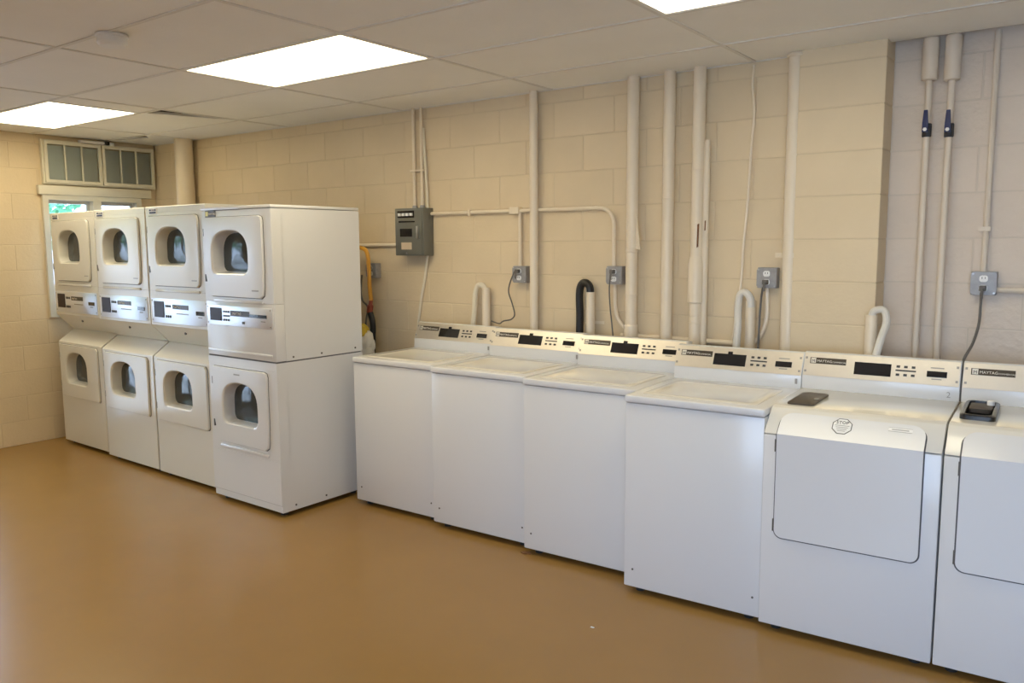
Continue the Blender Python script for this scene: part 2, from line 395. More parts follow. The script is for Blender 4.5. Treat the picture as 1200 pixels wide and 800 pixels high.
for i, (l0, l1, lr) in enumerate(lights):
    ya, yb = rows[lr]
    t = thing('ceiling_light', Lab[i] if i < 3 else ['fluorescent ceiling panel behind the camera towards the middle', 'fluorescent ceiling panel near the entrance door', 'fluorescent ceiling panel above the right end of the washers', 'fluorescent ceiling panel in the near right corner'][i-3], 'ceiling light', ((l0+l1)/2, (ya+yb)/2, H), 0, 'ceiling light panels')
    hw, hd = (l1-l0)/2-.006, (ya-yb)/2-.006
    b = bmesh.new(); box(b, -hw, hw, -hd, -hd+.018, -.003, .05); box(b, -hw, hw, hd-.018, hd, -.003, .05); box(b, -hw, -hw+.018, -hd+.018, hd-.018, -.003, .05); box(b, hw-.018, hw, -hd+.018, hd-.018, -.003, .05)
    obj('frame', b, 'white_plastic', t); obj('diffuser', bx(-hw+.018, hw-.018, -hd+.018, hd-.018, .002, .01), 'diffuser_dim' if i == 1 else 'diffuser', t)
# ------------------------------------------------------------------ machines
SLOPE = None
def make_panel(root, w, face, layout):         # controls on a sloping console face; face(s, t, h) -> point
    def plate(bm, s0, s1, t0, t1, h, base=0.):
        P = [face(s, t, hh) for hh in (base, h) for (s, t) in ((s0, t0), (s1, t0), (s1, t1), (s0, t1))]
        add(bm, P, [(0, 1, 2, 3), (7, 6, 5, 4), (0, 4, 5, 1), (1, 5, 6, 2), (2, 6, 7, 3), (3, 7, 4, 0)]); return bm
    cp = obj('control_panel', plate(bmesh.new(), .004, w-.004, .0, 1.0, .002), 'console_metal', root)
    def pl(name, s0, s1, t0, t1, h, m): return obj(name, plate(bmesh.new(), s0*w, s1*w, t0, t1, h), m, cp)
    B0, B1, D0, D1 = layout
    pl('badge', B0, B1, .20, .46, .0035, 'badge')
    pl('logo_plate', B0+.006, B0+.040, .22, .44, .0042, 'letter')
    ax = (Vector(face(.1, .5, 0))-Vector(face(0, .5, 0))).normalized(); up = (Vector(face(0, 0, 0))-Vector(face(0, 1, 0))).normalized(); nz = ax.cross(up)
    def put(s, t, txt, size, m, align='LEFT'):
        o = obj('lettering', text_mesh(txt, size, m, align=align), None, cp)
        o.matrix_local = Matrix.Translation(Vector(face(s*w, t, .0046))) @ Matrix((ax, up, nz)).transposed().to_4x4(); return o
    put(B0+.012, .41, 'M', .019, 'ink'); put(B0+.047, .395, 'MAYTAG', .0165, 'letter'); put(B0+.150, .395, 'COMMERCIAL', .0098, 'letter')
    pl('display', D0, D1, .27, .80, .0035, 'screen')
    if layout[2] < .33: pl('lock', (D0+D1)/2-.018, (D0+D1)/2+.018, .16, .27, .006, 'black')
    for i in range(3):
        for j in range(2): pl('key', .612+.047*i, .634+.047*i, .30+.34*j, .39+.34*j, .005, 'ink')
    pl('key_bar', .608, .734, .475, .53, .004, 'ink'); pl('card_slot', .80, .92, .44, .68, .005, 'screen'); pl('card_mark', .83, .89, .74, .78, .003, 'ink_grey'); pl('card_mark', .82, .90, .28, .32, .003, 'ink_grey')
    for s in (.012, .972):
        for t in (.22, .80): pl('screw', s, s+.014, t-.04, t+.05, .004, 'ink_grey')
    return cp
def feet(root, w, d, n=4):
    for x in (.06, w-.06):
        for y in (.06, d-.06): obj('foot', lathe(bmesh.new(), [(.022, 0), (.022, .012), (.012, .014), (.012, .034)], 12), 'rubber', root, loc=(x, y, 0))
TW, TD, TH = .643, .67, .925
def make_topload():
    r = thing('top_loading_washer', '', 'washing machine')
    obj('cabinet', bx(0, TW, 0, TD, .03, .889, bev=.006), 'enamel', r)
    obj('top_deck', bx(-.001, TW+.001, -.009, TD, .892, TH, bev=.007, seg=3), 'enamel', r)
    b = bmesh.new(); LX0, LX1, LY0, LY1 = .055, TW-.055, .05, .475                     # lid with a dished panel
    prof = [(0, 0), (.0, .004), (.003, .006), (.035, .006), (.05, .0025)]
    R_ = []
    for ins, hz in prof: R_.append([b.verts.new((p[0], p[1], TH-.002+hz)) for p in rrect(LX0+ins, LX1-ins, LY0+ins, LY1-ins, .03)])
    for A, B in zip(R_, R_[1:]):
        for k in range(len(A)): b.faces.new((A[k], A[(k+1) % len(A)], B[(k+1) % len(A)], B[k]))
    b.faces.new(R_[-1])
    obj('lid', b, 'enamel_top', r)
    yf, zf, yt, zt = .555, .986, .600, 1.086
    b = prism(bmesh.new(), [(yf-.004, TH-.004), (yf, zf), (yt, zt), (yt+.02, zt+.006), (TD, zt-.004), (TD, TH-.004)], 0, .0005, TW-.0005, bev=.003); obj('console', b, 'enamel', r)
    dv = Vector((0, yt-yf, zt-zf)).normalized(); nv = Vector((0, -dv.z, dv.y))
    def face(s, t, h):
        p = Vector((s, yt+(yf-yt)*t, zt+(zf-zt)*t))+nv*(h+.0005); return tuple(p)
    make_panel(r, TW, face, (.045, .302, .318, .572))
    for x in (.045, TW-.03): obj('screw', cyl_y(bmesh.new(), x, -.002, .004, .115, .005), 'hinge', r)
    obj('number_sticker', bx(TW-.028, TW-.018, yf-.0065, yf-.002, .948, .972), 'ink_grey', r)
    feet(r, TW, TD); return r
FW, FD, FH = .655, .66, .932
def make_frontload(number):
    r = thing('front_loading_washer', '', 'washing machine')
    SZ, SY = .834, .10                                           # top of the vertical front; depth of the slope
    obj('cabinet', bx(0, FW, 0, FD, .03, SZ-.004, bev=.005), 'enamel', r)
    obj('top_panel', prism(bmesh.new(), [(0, SZ), (SY, FH-.008), (SY+.025, FH), (FD, FH), (FD, SZ)], 0, 0, FW, bev=.004), 'enamel_top', r)
    sl = Vector((0, SY, FH-.008-SZ)); Ls = sl.length; sl.normalize(); nn = Vector((0, -sl.z, sl.y))
    def mp(s, u, h):
        if u < SZ-1e-6: return (s, -h, u)
        if u < SZ+1e-6:
            bis = (Vector((0, -1, 0))+nn).normalized(); p = Vector((s, 0, SZ))+bis*(h/bis.dot(nn)); return tuple(p)
        return tuple(Vector((s, 0, SZ))+sl*(u-SZ)+nn*h)
    def shell(name, x0, x1, u0, u1, rb, rt, h0, h1, m, par):
        b = bmesh.new(); out = rrect(x0, x1, u0, u1, (rb, rb, rt, rt), 6)
        low = [p for p in out if p[1] < SZ-.002]; hi = [p for p in out if p[1] > SZ+.002]
        lo_poly = low+[(x1, SZ), (x0, SZ)]; hi_poly = [(x0, SZ), (x1, SZ)]+hi
        # bottom-left arc comes first in rrect so rotate to begin at the left edge
        for poly in (lo_poly, hi_poly):
            n = len(poly); vs = [b.verts.new(mp(p[0], p[1], h0)) for p in poly]+[b.verts.new(mp(p[0], p[1], h1)) for p in poly]
            b.faces.new(vs[n:]); b.faces.new(vs[:n][::-1])
            for i in range(n):
                j = (i+1) % n
                if abs(poly[i][1]-SZ) < 1e-6 and abs(poly[j][1]-SZ) < 1e-6: continue
                b.faces.new((vs[i], vs[j], vs[n+j], vs[n+i]))
        bmesh.ops.remove_doubles(b, verts=b.verts[:], dist=1e-5)
        if h1 > .006:
            ed = [e for e in b.edges if all(abs(f.normal.length-1) < 2 for f in e.link_faces) and len(e.link_faces) == 2]
        return obj(name, b, m, par)
    shell('door_gap_shade', .050, FW-.056, .404, SZ+Ls*.80, .036, .05, -.002, .0016, 'gap_shade', r)  # dark plate behind the door paints the shaded gap round it
    dr = shell('door', .056, FW-.0605, .412, SZ+Ls*.80, .032, .05, .001, .012, 'enamel', r)
    for z in (.435, .765): obj('hinge', bx(.048, .058, -.010, .002, z, z+.05), 'hinge', dr)
    # sloping face decals
    ax, up, nz = Vector((1, 0, 0)), sl, nn
    base = Matrix((ax, up, nz)).transposed().to_4x4()
    def put(name, me, s, u, h): o = obj(name, me, None, dr); o.matrix_local = Matrix.Translation(Vector(mp(s, SZ+u, .012+h))) @ base; return o
    if number == 2:
        b = lathe(bmesh.new(), [(.040, 0), (.040, .0006)], 8, Matrix.Rotation(math.pi/8, 4, 'Z')); put('octagon_sticker', mesh_from_bm('octagon_sticker', b, 'ink', 0), .295, .066, .0002)
        b = lathe(bmesh.new(), [(.0365, 0), (.0365, .0006)], 8, Matrix.Rotation(math.pi/8, 4, 'Z')); put('sticker_face', mesh_from_bm('sticker_face', b, 'white_plastic', 0), .295, .066, .0006)
        put('lettering', text_mesh('STOP', .020, 'ink', align='CENTER'), .295, .077, .0018)
        for k in range(4): put('sticker_line', mesh_from_bm('sticker_line', bx(-.027+.004*k, .027-.004*k, -.0012, .0012, 0, .0004), 'ink_grey', 0), .295, .069-.0085*k, .0014)
        b = bmesh.new(); box(b, -.042, .042, -.0085, .0085, 0, .0006); put('door_badge', mesh_from_bm('door_badge', b, 'white_plastic', 0), .505, .078, .0003)
        for e in (-.0085, .0085): put('badge_border', mesh_from_bm('badge_border', bx(-.042, .042, -.0007, .0007, 0, .0005), 'ink_grey', 0), .505, .078+e, .0006)
        put('badge_line', mesh_from_bm('badge_line', bx(-.030, .030, -.0018, .0018, 0, .0004), 'ink_grey', 0), .505, .078, .0009)
        o = obj('dispenser_lid', prism(bmesh.new(), rrect(.045, .155, .155, .45, .02), 2, FH-.002, FH+.006, bev=.002), 'dispenser_grey', r)
        obj('dispenser_button', prism(bmesh.new(), rrect(.128, .148, .27, .31, .006), 2, FH+.004, FH+.008), 'black', o)
    else:
        b = bmesh.new(); R_ = []
        for ins, hz in ((0, -.002), (0, .016), (.006, .02), (.014, .02), (.018, -.0), ): R_.append([b.verts.new((p[0], p[1], FH+hz)) for p in rrect(.025+ins, .145-ins, .20+ins, .54-ins, .022)])
        for A, B in zip(R_, R_[1:]):
            for k in range(len(A)): b.faces.new((A[k], A[(k+1) % len(A)], B[(k+1) % len(A)], B[k]))
        b.faces.new(R_[-1]); o = obj('dispenser_tray', b, 'black', r)
        obj('cup', prism(bmesh.new(), rrect(.045, .125, .36, .50, .012), 2, FH+.0, FH+.016, bev=.004), 'dispenser_grey', o)
        obj('softener_cap', lathe(bmesh.new(), [(.014, 0), (.014, .014), (.010, .018)], 14), 'white_plastic', o, loc=(.115, .47, FH+.016))
        obj('scuff', bx(.30, .40, -.0006, .001, .165, .170), 'ink_grey', r) if False else None
    yf, zf, yt, zt = .585, .992, .625, 1.092
    obj('console', prism(bmesh.new(), [(yf-.004, FH-.003), (yf, zf), (yt, zt), (yt+.02, zt+.006), (FD+.05, zt-.004), (FD+.05, FH-.003)], 0, .0005, FW-.0005, bev=.003), 'enamel', r)
    dv = Vector((0, yt-yf, zt-zf)).normalized(); nv = Vector((0, -dv.z, dv.y))
    def face(s, t, h): return tuple(Vector((s, yt+(yf-yt)*t, zt+(zf-zt)*t))+nv*(h+.0005))
    make_panel(r, FW, face, (.045, .288, .345, .58))
    if number == 2:
        o = obj('lettering', text_mesh('2', .035, 'ink_grey'), None, r); o.location = (FW-.050, yf-.0055, .945); o.rotation_euler = (math.radians(88), 0, 0)
    feet(r, FW, FD); return r
G1 = 'top loading washers in the row'
tl = make_topload()
spots = [(-2.815, -.752, 1.0, 'white top loading washer at the end of the row beside the stacked dryers'),
         (-2.149, -.783, 1.5, 'white top loading washer second from the stacked dryers, black drain hose behind its right end'),
         (-1.492, -.814, 2.0, 'white top loading washer third from the stacked dryers, with brown debris at its foot'),
         (-.846, -.923, 2.6, 'white top loading washer standing forward, next to the front loading one')]
for i, (x, y, a, lab) in enumerate(spots):
    o = tl if i == 0 else copy_tree(tl)
    o.location = (x, y, 0); o.rotation_euler = (0, 0, math.radians(a)); tag(o, lab, 'washing machine', G1)
    if i > 1: o.scale = (.985 if i == 2 else .975, 1, 1)
f1 = make_frontload(2); f1.location = (-.212, -.924, 0); f1.scale = (.983, 1, 1); f1.rotation_euler = (0, 0, math.radians(3.0)); tag(f1, 'white front loading washer with an octagonal stop sticker on its door', 'washing machine', 'front loading washers')
f2 = make_frontload(3); f2.location = (.437, -.888, 0); f2.rotation_euler = (0, 0, math.radians(3.0)); tag(f2, 'white front loading washer with an open black dispenser, cut by the right edge', 'washing machine', 'front loading washers')

def arch(x0, x1, z0, z1, k=10):                 # flat bottom with rounded corners, high arched top
    r = .045; w = x1-x0; rx = w/2; rz = (z1-z0)*.55; out = []
    for i in range(5): a = math.pi+.5*math.pi*i/4; out.append((x0+r+r*math.cos(a), z0+r+r*math.sin(a)))
    for i in range(5): a = 1.5*math.pi+.5*math.pi*i/4; out.append((x1-r+r*math.cos(a), z0+r+r*math.sin(a)))
    for i in range(k*2+1):
        a = math.pi*i/(k*2); ex = .78; c, s = math.cos(a), math.sin(a)
        out.append(((x0+x1)/2+rx*math.copysign(abs(c)**ex, c), z1-rz+rz*abs(s)**ex))
    return out
def fascia(bm, x0, x1, z0, z1, hole, c, dep=.075):
    rect = [(x0, z0), (x1, z0), (x1, z1), (x0, z1)]; A = angset([rect], c)
    o = polar(rect, c, A); i = polar(scale_out(hole, c, 1.06), c, A)
    o2 = [(min(max(p[0], x0+.004), x1-.004), min(max(p[1], z0+.001), z1-.001)) for p in o]
    rings_xz(bm, [(o, dep), (o, .003), (o2, 0), (i, 0), (i, dep)])
def door_mesh(outline, win, c, t=.014, rec=.062):
    A = angset([outline, win], c, 48); o = polar(outline, c, A); w = polar(win, c, A)
    g = scale_out(o, c, .985)
    return rings_xz(bmesh.new(), [(o, .001), (o, -t+.005), (scale_out(o, c, .988), -t), (scale_out(o, c, .965), -t-.0002), (scale_out(w, c, 1.09), -t-.0002), (scale_out(w, c, 1.05), -t), (scale_out(w, c, 1.0), -t+.006), (scale_out(w, c, .93), rec-.004), (scale_out(w, c, .90), rec-.004)])
def glass_mesh(win, c, rec=.058):
    A = angset([win], c, 48); w = polar(win, c, A)
    return rings_xz(bmesh.new(), [(scale_out(w, c, k), rec-.012*(1-(k/.92)**2)) for k in (.92, .7, .45, .2)], cap_last=True)
def dryer_door(r, name, x0, x1, z0, z1, win, m, cut):
    c = ((win[0]+win[1])/2, (win[2]+win[3])/2); wa = arch(*win)
    if cut: out = [(x0+.055, z0), (x1-.035, z0), (x1-.012, z0+.016), (x1-.006, z0+.05), (x1, z0+.16), (x1, z1-.03), (x1-.008, z1-.008), (x1-.03, z1), (x0+.012, z1), (x0, z1-.012), (x0, z0+.16), (x0+.025, z0+.05)]
    else: out = [(x0+.012, z0), (x1-.012, z0), (x1, z0+.012), (x1, z1-.02), (x1-.02, z1), (x0+.012, z1), (x0, z1-.012), (x0, z0+.012)]
    d = obj(name, door_mesh(out, wa, c), m, r)
    obj('door_window', glass_mesh(wa, c), 'glass_dark', d)
    for z in (z0+(.10 if not cut else .11), z1-.09): obj('hinge', bx(x0-.007, x0+.003, -.012, .002, z-.022, z+.022), 'hinge', d)
    A = angset([out], c, 24); obj('door_edge_shade', rings_xz(bmesh.new(), [(scale_out(polar(out, c, A), c, 1.013), .002), (scale_out(polar(out, c, A), c, 1.013), -.0012), (polar(out, c, A), -.0012)]), 'gap_shade', d)  # dark rim paints the shading line along the door edge
    return d
def dryer_panel(r, w, z0, z1, gold):
    cp = obj('control_panel', bx(.022, w-.022, -.004, .002, z0, z1, bev=.0015), 'panel_metal', r)
    hgt = z1-z0
    def pl(n, a, b_, c, d, h, m): return obj(n, bx(a*w, b_*w, -.004-h, -.003, z0+c*hgt, z0+d*hgt), m, cp)
    pl('display', .075, .245, .22, .88, .003, 'smoked')
    for i in range(3):
        for zz in (.28, .70): pl('key', .275+.035*i, .295+.035*i, zz-.05, zz+.05, .003, 'ink')
    pl('badge', .40, .66, .60, .78, .003, 'badge') if not gold else pl('badge', .385, .66, .50, .78, .003, 'badge')
    o = obj('lettering', text_mesh('MAYTAG', .021, 'letter'), None, cp); o.location = (.42*w, -.0074, z0+(.64 if not gold else .58)*hgt); o.rotation_euler = (math.pi/2, 0, 0)
    if gold:
        pl('key_bar', .275, .37, .45, .53, .003, 'ink'); pl('card_slot', .66, .90, .50, .66, .004, 'screen'); pl('lock', .56, .585, .14, .26, .006, 'hinge')
    else: pl('card_slot', .79, .915, .42, .58, .004, 'screen'); pl('print_line', .46, .66, .40, .44, .002, 'ink_grey')
    pl('card_mark', .82, .88, .32, .36, .002, 'ink_grey')
    for a in (.035, .945):
        for zz in (.10, .90): pl('screw', a, a+.010, zz-.03, zz+.03, .002, 'ink_grey')
def brand_badge(r, x, z, pale=False):
    b_ = obj('badge', bx(x, x+.105, -.004, .002, z, z+.038), 'white_plastic' if pale else 'badge', r)
    if pale:
        for k in (0, 1): obj('badge_bar', bx(x+.012, x+.095, -.0052, -.003, z+.005+.017*k, z+.016+.017*k), 'blue_handle', b_)
    else: obj('logo_plate', bx(x+.006, x+.032, -.0055, -.003, z+.006, z+.032), 'gold', b_)
    o = obj('lettering', text_mesh('MAYTAG', .012 if pale else .019, 'letter'), None, b_); o.location = (x+.036, -.0055, z+(.0235 if pale else .012)); o.rotation_euler = (math.pi/2, 0, 0)
DW, DD = .72, .66
def make_notched():
    r = thing('stacked_laundry_unit', '', 'stacked dryer'); w = DW
    wl_ = (.135, .475, .515, .765); wu = (.135, .485, 1.475, 1.725)
    cl = ((wl_[0]+wl_[1])/2, (wl_[2]+wl_[3])/2); cu = ((wu[0]+wu[1])/2, (wu[2]+wu[3])/2)
    b = prism(bmesh.new(), [(.07, .03), (DD, .03), (DD, .935), (.13, .935), (.012, .852), (0, .842), (0, .80), (.07, .80)], 0, 0, w)
    fascia(b, 0, w, .03, .80, arch(*wl_), cl); obj('lower_cabinet', b, 'enamel_old', r)
    b = prism(bmesh.new(), [(.12, .936), (DD, .936), (DD, 1.865), (.006, 1.865), (0, 1.859), (0, 1.825), (.07, 1.825), (.07, 1.30), (0, 1.30), (0, 1.066), (.008, 1.055)], 0, 0, w)
    fascia(b, 0, w, 1.30, 1.825, arch(*wu), cu); up = obj('upper_cabinet', b, 'enamel_old', r)
    dryer_door(r, 'door', .035, .64, 1.335, 1.80, wu, 'enamel_old', True)
    dryer_door(r, 'door', .035, .655, .405, .825, wl_, 'enamel_old', False)
    dryer_panel(r, w, 1.085, 1.250, False); brand_badge(r, .045, 1.813, True)
    obj('screw', lathe(bmesh.new(), [(.009, 0), (.009, .008)], 10, Matrix.Rotation(math.pi/2, 4, 'X')), 'hinge', r, loc=(w*.5, .04, 1.02))
    obj('door_label', bx(.55, .61, -.0155, -.013, 1.375, 1.382), 'ink_grey', r)
    obj('ledge', bx(.09, .62, -.010, .004, 1.295, 1.312, bev=.004), 'enamel_old', r)
    feet(r, w, DD); return r
def make_stack():
    r = thing('stacked_dryer', '', 'stacked dryer'); w = .686
    wl_ = (.155, .497, .515, .772); wu = (.115, .465, 1.435, 1.69); cl = ((wl_[0]+wl_[1])/2, (wl_[2]+wl_[3])/2); cu = ((wu[0]+wu[1])/2, (wu[2]+wu[3])/2)
    b = prism(bmesh.new(), [(.07, .03), (DD, .03), (DD, .922), (0, .922), (0, .875), (.07, .875), (.07, .335), (0, .335), (0, .075), (.006, .07), (.006, .03)], 0, 0, w)
    fascia(b, 0, w, .335, .875, arch(*wl_), cl); lc = obj('lower_cabinet', b, 'enamel', r)
    b = prism(bmesh.new(), [(.07, .93), (DD, .93), (DD, 1.811), (.07, 1.811)], 0, 0, w)
    box(b, 0, w, 0, .0715, .93, 1.265, bev=.006); fascia(b, 0, w, 1.265, 1.811, arch(*wu), cu)
    obj('upper_cabinet', b, 'enamel', r)
    obj('top_cover', bx(-.002, w+.002, -.004, DD, 1.814, 1.832, bev=.004), 'enamel', r)
    dryer_door(r, 'door', .033, .612, 1.295, 1.772, wu, 'enamel', True)
    dryer_door(r, 'door', .05, .60, .392, .862, wl_, 'enamel', True)
    dryer_panel(r, w, 1.120, 1.240, True); brand_badge(r, .045, 1.7735)
    obj('door_label', bx(.50, .565, -.0155, -.013, 1.335, 1.343), 'ink_grey', r); obj('door_label', bx(.28, .34, -.0155, -.013, .822, .830), 'ink_grey', r)
    obj('ledge', bx(.10, .585, -.010, .004, 1.262, 1.280, bev=.004), 'enamel', r)
    obj('ledge', bx(.10, .585, -.012, .004, .352, .374, bev=.006), 'enamel', r); obj('ledge', bx(.01, w-.03, -.006, .004, .955, .97, bev=.003), 'enamel', r)
    for (y, z) in ((.12, .95), (.33, .95), (.60, .955), (.10, .06), (.33, .06)): obj('screw', tube(bmesh.new(), [(w-.002, y, z), (w+.003, y, z)], .006), 'hinge', r)
    obj('seam', bx(.004, w-.004, .004, DD-.01, .921, .931), 'gap_shade', r)
    feet(r, w, DD); return r
nd = make_notched()
for i, (u, v, lab) in enumerate([(77, 514, 'white stacked laundry unit farthest left, against the window wall'), (128, 532, 'white stacked laundry unit second from the window wall'), (188, 551, 'white stacked laundry unit third from the window wall, between two stacks')]):
    o = nd if i == 0 else copy_tree(nd); p = px(u, v, 2, .03); o.location = (p.x, p.y, 0); o.rotation_euler = (0, 0, math.radians(-1.2)); tag(o, lab, 'stacked dryer', 'stacked laundry units')
sd = make_stack(); p = px(252.4, 577.5, 2, .03); sd.location = (p.x, p.y, 0); sd.rotation_euler = (0, 0, math.radians(-.8)); tag(sd, 'white stacked pair of dryers nearest the washers, its plain right side in view', 'stacked dryer')
p = sd.location
tag(obj('tray', bx(p.x-.02, p.x+.24, p.y+.30, p.y+.60, 1.833, 1.858, bev=.003), 'steel'), 'thin grey tray lying on top of the nearest stacked dryers', 'tray')

# ------------------------------------------------------------------ pipes and fittings on the wall
def vpipe(name, label, u, v, r, z0=0., z1=H, y=None, m='pipe_paint', couplings=(), cat='pipe', group='painted pipes on the block wall'):
    y = -(r+.012) if y is None else y
    p = px(u, v, 1, y); t = thing(name, label, cat, (p.x, y, z0), 0, group)
    obj('pipe', tube(bmesh.new(), [(0, 0, 0), (0, 0, z1-z0)], r, 20), m, t)
    for (zc, hh, k) in couplings: obj('coupling', lathe(bmesh.new(), [(r*k-.003, zc-z0-hh), (r*k, zc-z0-hh+.004), (r*k, zc-z0+hh-.004), (r*k-.003, zc-z0+hh)], 20), m, t)
    return t
def zat(u, v, y): return px(u, v, 1, y).z
vpipe('corner_pipe', 'thick painted pipe near the corner behind the stacked units', 216.5, 200, .075, group='painted pipes on the block wall')
vpipe('wall_pipe', 'painted pipe rising right of the first outlet, left of the black hose', 625.5, 200, .026)
t = vpipe('wall_pipe', 'painted pipe with a torn wrap rising right of the second outlet', 741, 230, .033, couplings=((zat(741, 293, -.045), .012, 1.10), (zat(741, 345, -.045), .006, 1.05), (1.085, .06, 1.2)))
obj('torn_wrap', prism(bmesh.new(), [(.03, zat(741, 250, -.045)), (.055, zat(741, 287, -.045)), (.06, zat(741, 292, -.045)), (.02, zat(741, 292, -.045))], 1, -.012, .0), 'pipe_paint', t)
vpipe('wall_pipe', 'smooth painted pipe in the middle of three close pipes', 783, 230, .032, couplings=((zat(783, 232, -.045), .006, 1.05),))
t = vpipe('wall_pipe', 'painted pipe with scraped rusty patches, right of three close pipes', 817.5, 230, .033, couplings=((zat(818, 200, -.045), .006, 1.05), (zat(818, 370, -.045), .005, 1.05), (zat(818, 378, -.045), .005, 1.05)))
b = bmesh.new(); tube(b, [(.042, .012, 0), (.042, .012, zat(818, 165, -.03))], .018, 12); obj('side_pipe', b, 'pipe_paint', t)
obj('sleeve', lathe(bmesh.new(), [(.034, zat(818, 355, -.05)), (.043, zat(818, 354, -.05)), (.043, zat(818, 310, -.05)), (.034, zat(818, 300, -.05))], 18), 'pipe_paint', t)
obj('rust_patch', prism(bmesh.new(), [(.014, zat(822, 290, -.06)), (.021, zat(822, 289, -.06)), (.023, zat(822, 262, -.06)), (.016, zat(822, 263, -.06))], 1, -.0325, -.024), 'rust', t)
obj('rust_patch', prism(bmesh.new(), [(.045, zat(827, 270, -.05)), (.050, zat(827, 270, -.05)), (.051, zat(827, 258, -.05)), (.046, zat(827, 259, -.05))], 1, -.008, 0), 'rust', t)
t = vpipe('wall_pipe', 'strapped painted pipe standing left of the flat pilaster', 928.5, 230, .037, y=-.06, couplings=((H-.012, .008, 1.25),))
zs = zat(928, 299, -.09); b = bmesh.new(); box(b, -.075, .075, .0, .006, zs-.012, zs+.012); lathe(b, [(.0375, zs-.012), (.040, zs-.012), (.040, zs+.012), (.0375, zs+.012)], 20); obj('pipe_strap', b, 'pipe_paint', t)
for dx in (-.062, .062): obj('screw', cyl_y(bmesh.new(), dx, -.004, .001, zs, .006), 'pipe_paint', t)
# supply pipes with insulation and valves on the recessed wall
for (u, lab) in ((1083.5, 'insulated water pipe with blue handled valve, left of the two'), (1109.5, 'insulated water pipe with blue handled valve, right of the two')):
    y = RY-.055; p = px(u, 200, 1, y); t = thing('valved_water_pipe', lab, 'pipe', (p.x, y, 0), 0, 'valved water pipes')
    obj('pipe', tube(bmesh.new(), [(0, 0, .5), (0, 0, H-.05)], .0145, 14), 'pipe_paint_rough', t)
    zb = zat(u, 95, y); obj('insulation', lathe(bmesh.new(), [(.028, zb), (.034, zb+.004), (.034, H-.006), (.028, H)], 20), 'pipe_paint_rough', t)
    zv = zat(u, 153, y); b = bmesh.new(); lathe(b, [(.017, zv-.03), (.02, zv-.026), (.02, zv+.026), (.017, zv+.03)], 8)
    cyl_y(b, 0, -.042, 0, zv, .012); v = obj('valve', b, 'valve', t)
    b = prism(bmesh.new(), [(-.013, zv-.012), (.013, zv-.012), (.012, zv+.03), (.008, zv+.085), (-.008, zv+.085), (-.012, zv+.03)], 1, -.047, -.041, bev=.002); obj('handle', b, 'blue_handle', v)
    obj('handle_nut', cyl_y(bmesh.new(), 0, -.053, -.046, zv, .0085, 6), 'white_plastic', v)
def wirepath(pts, y, sub=5):
    P = [px(*(q[:2]), 1, q[2] if len(q) > 2 else y) for q in pts]; return smooth_path(P, sub)
def wire(name, label, pts, y, r, m, cat, group=None, sub=5):
    P = wirepath(pts, y, sub); o = obj(name, tube(bmesh.new(), P, r, 10), m); return tag(o, label, cat, group)
# conduits
t = thing('conduit', 'pair of thin painted conduits rising from the breaker box', 'conduit', (0, 0, 0), 0, 'painted conduits')
for u in (485, 494): P = px(u, 180, 1, -.02); obj('conduit_tube', tube(bmesh.new(), [(P.x, -.02, 1.84), (P.x, -.02, H)], .0115, 10), 'pipe_paint', t)
zc = zat(489, 200, -.02); obj('clamp', bx(px(482, 200, 1, -.02).x, px(498, 200, 1, -.02).x, -.034, -.002, zc-.006, zc+.006), 'pipe_paint', t)
t = thing('conduit', 'painted conduit running from breaker box to the bend above the second outlet', 'conduit', (0, 0, 0), 0, 'painted conduits')
P = [px(503, 250.5, 1, -.02), px(560, 247.5, 1, -.02), px(600, 245.5, 1, -.02), px(660, 242.5, 1, -.02)]; zz = P[0].z
xe = px(719.5, 280, 1, -.02).x; pts = [(P[0].x, -.02, zz), (xe-.10, -.02, zz)]+[(xe-.10+.10*math.sin(a), -.02, zz-.10+.10*math.cos(a)) for a in [i*math.pi/16 for i in range(1, 9)]]+[(xe, -.02, zat(719, 312, -.02))]
obj('conduit_tube', tube(bmesh.new(), pts, .0115, 10), 'pipe_paint', t)
xj = px(606, 246, 1, -.02).x; obj('tee_box', bx(xj-.045, xj+.025, -.045, -.002, zz-.02, zz+.022, bev=.003), 'pipe_paint', t)
xd = px(609.5, 290, 1, -.02).x; obj('drop_tube', tube(bmesh.new(), [(xd, -.02, zz), (xd, -.02, 1.45)], .0115, 10), 'pipe_paint', t)
obj('clamp', bx(px(551, 248, 1, -.02).x-.008, px(551, 248, 1, -.02).x+.008, -.036, -.002, zz-.022, zz+.016), 'pipe_paint', t)
P = px(440, 287, 1, -.015); tag(obj('conduit', tube(bmesh.new(), [(P.x-.9, -.015, P.z), (px(463, 287, 1, -.015).x+.02, -.015, P.z)], .012, 10), 'pipe_paint'), 'painted conduit running left from the breaker box behind the dryers', 'conduit', 'painted conduits')
P = px(1160, 200, 1, RY-.02); t = thing('conduit', 'painted conduit dropping to the outlet at the far right', 'conduit', (P.x, RY-.02, 0), 0, 'painted conduits')
obj('conduit_tube', tube(bmesh.new(), [(0, 0, 1.45), (0, 0, H)], .0125, 10), 'pipe_paint_rough', t); zc = zat(1158, 268, RY-.02); obj('clamp', bx(-.03, .018, -.012, .018, zc-.01, zc+.01), 'pipe_paint_rough', t)
P = px(1180, 340, 1, RY-.02); tag(obj('conduit', tube(bmesh.new(), [(px(1166, 340, 1, RY-.02).x, RY-.02, P.z), (1.5, RY-.02, P.z)], .0125, 10), 'pipe_paint_rough'), 'painted conduit running right from the outlet at the far right', 'conduit', 'painted conduits')
wire('wall_cable', 'beige cable hanging from the ceiling corner towards the white hose left of the pilaster', [(884, 76), (882, 100), (884, 130), (880, 180), (876, 240), (871, 290), (868, 335), (858, 400)], -.012, .0065, 'pipe_paint', 'cable')
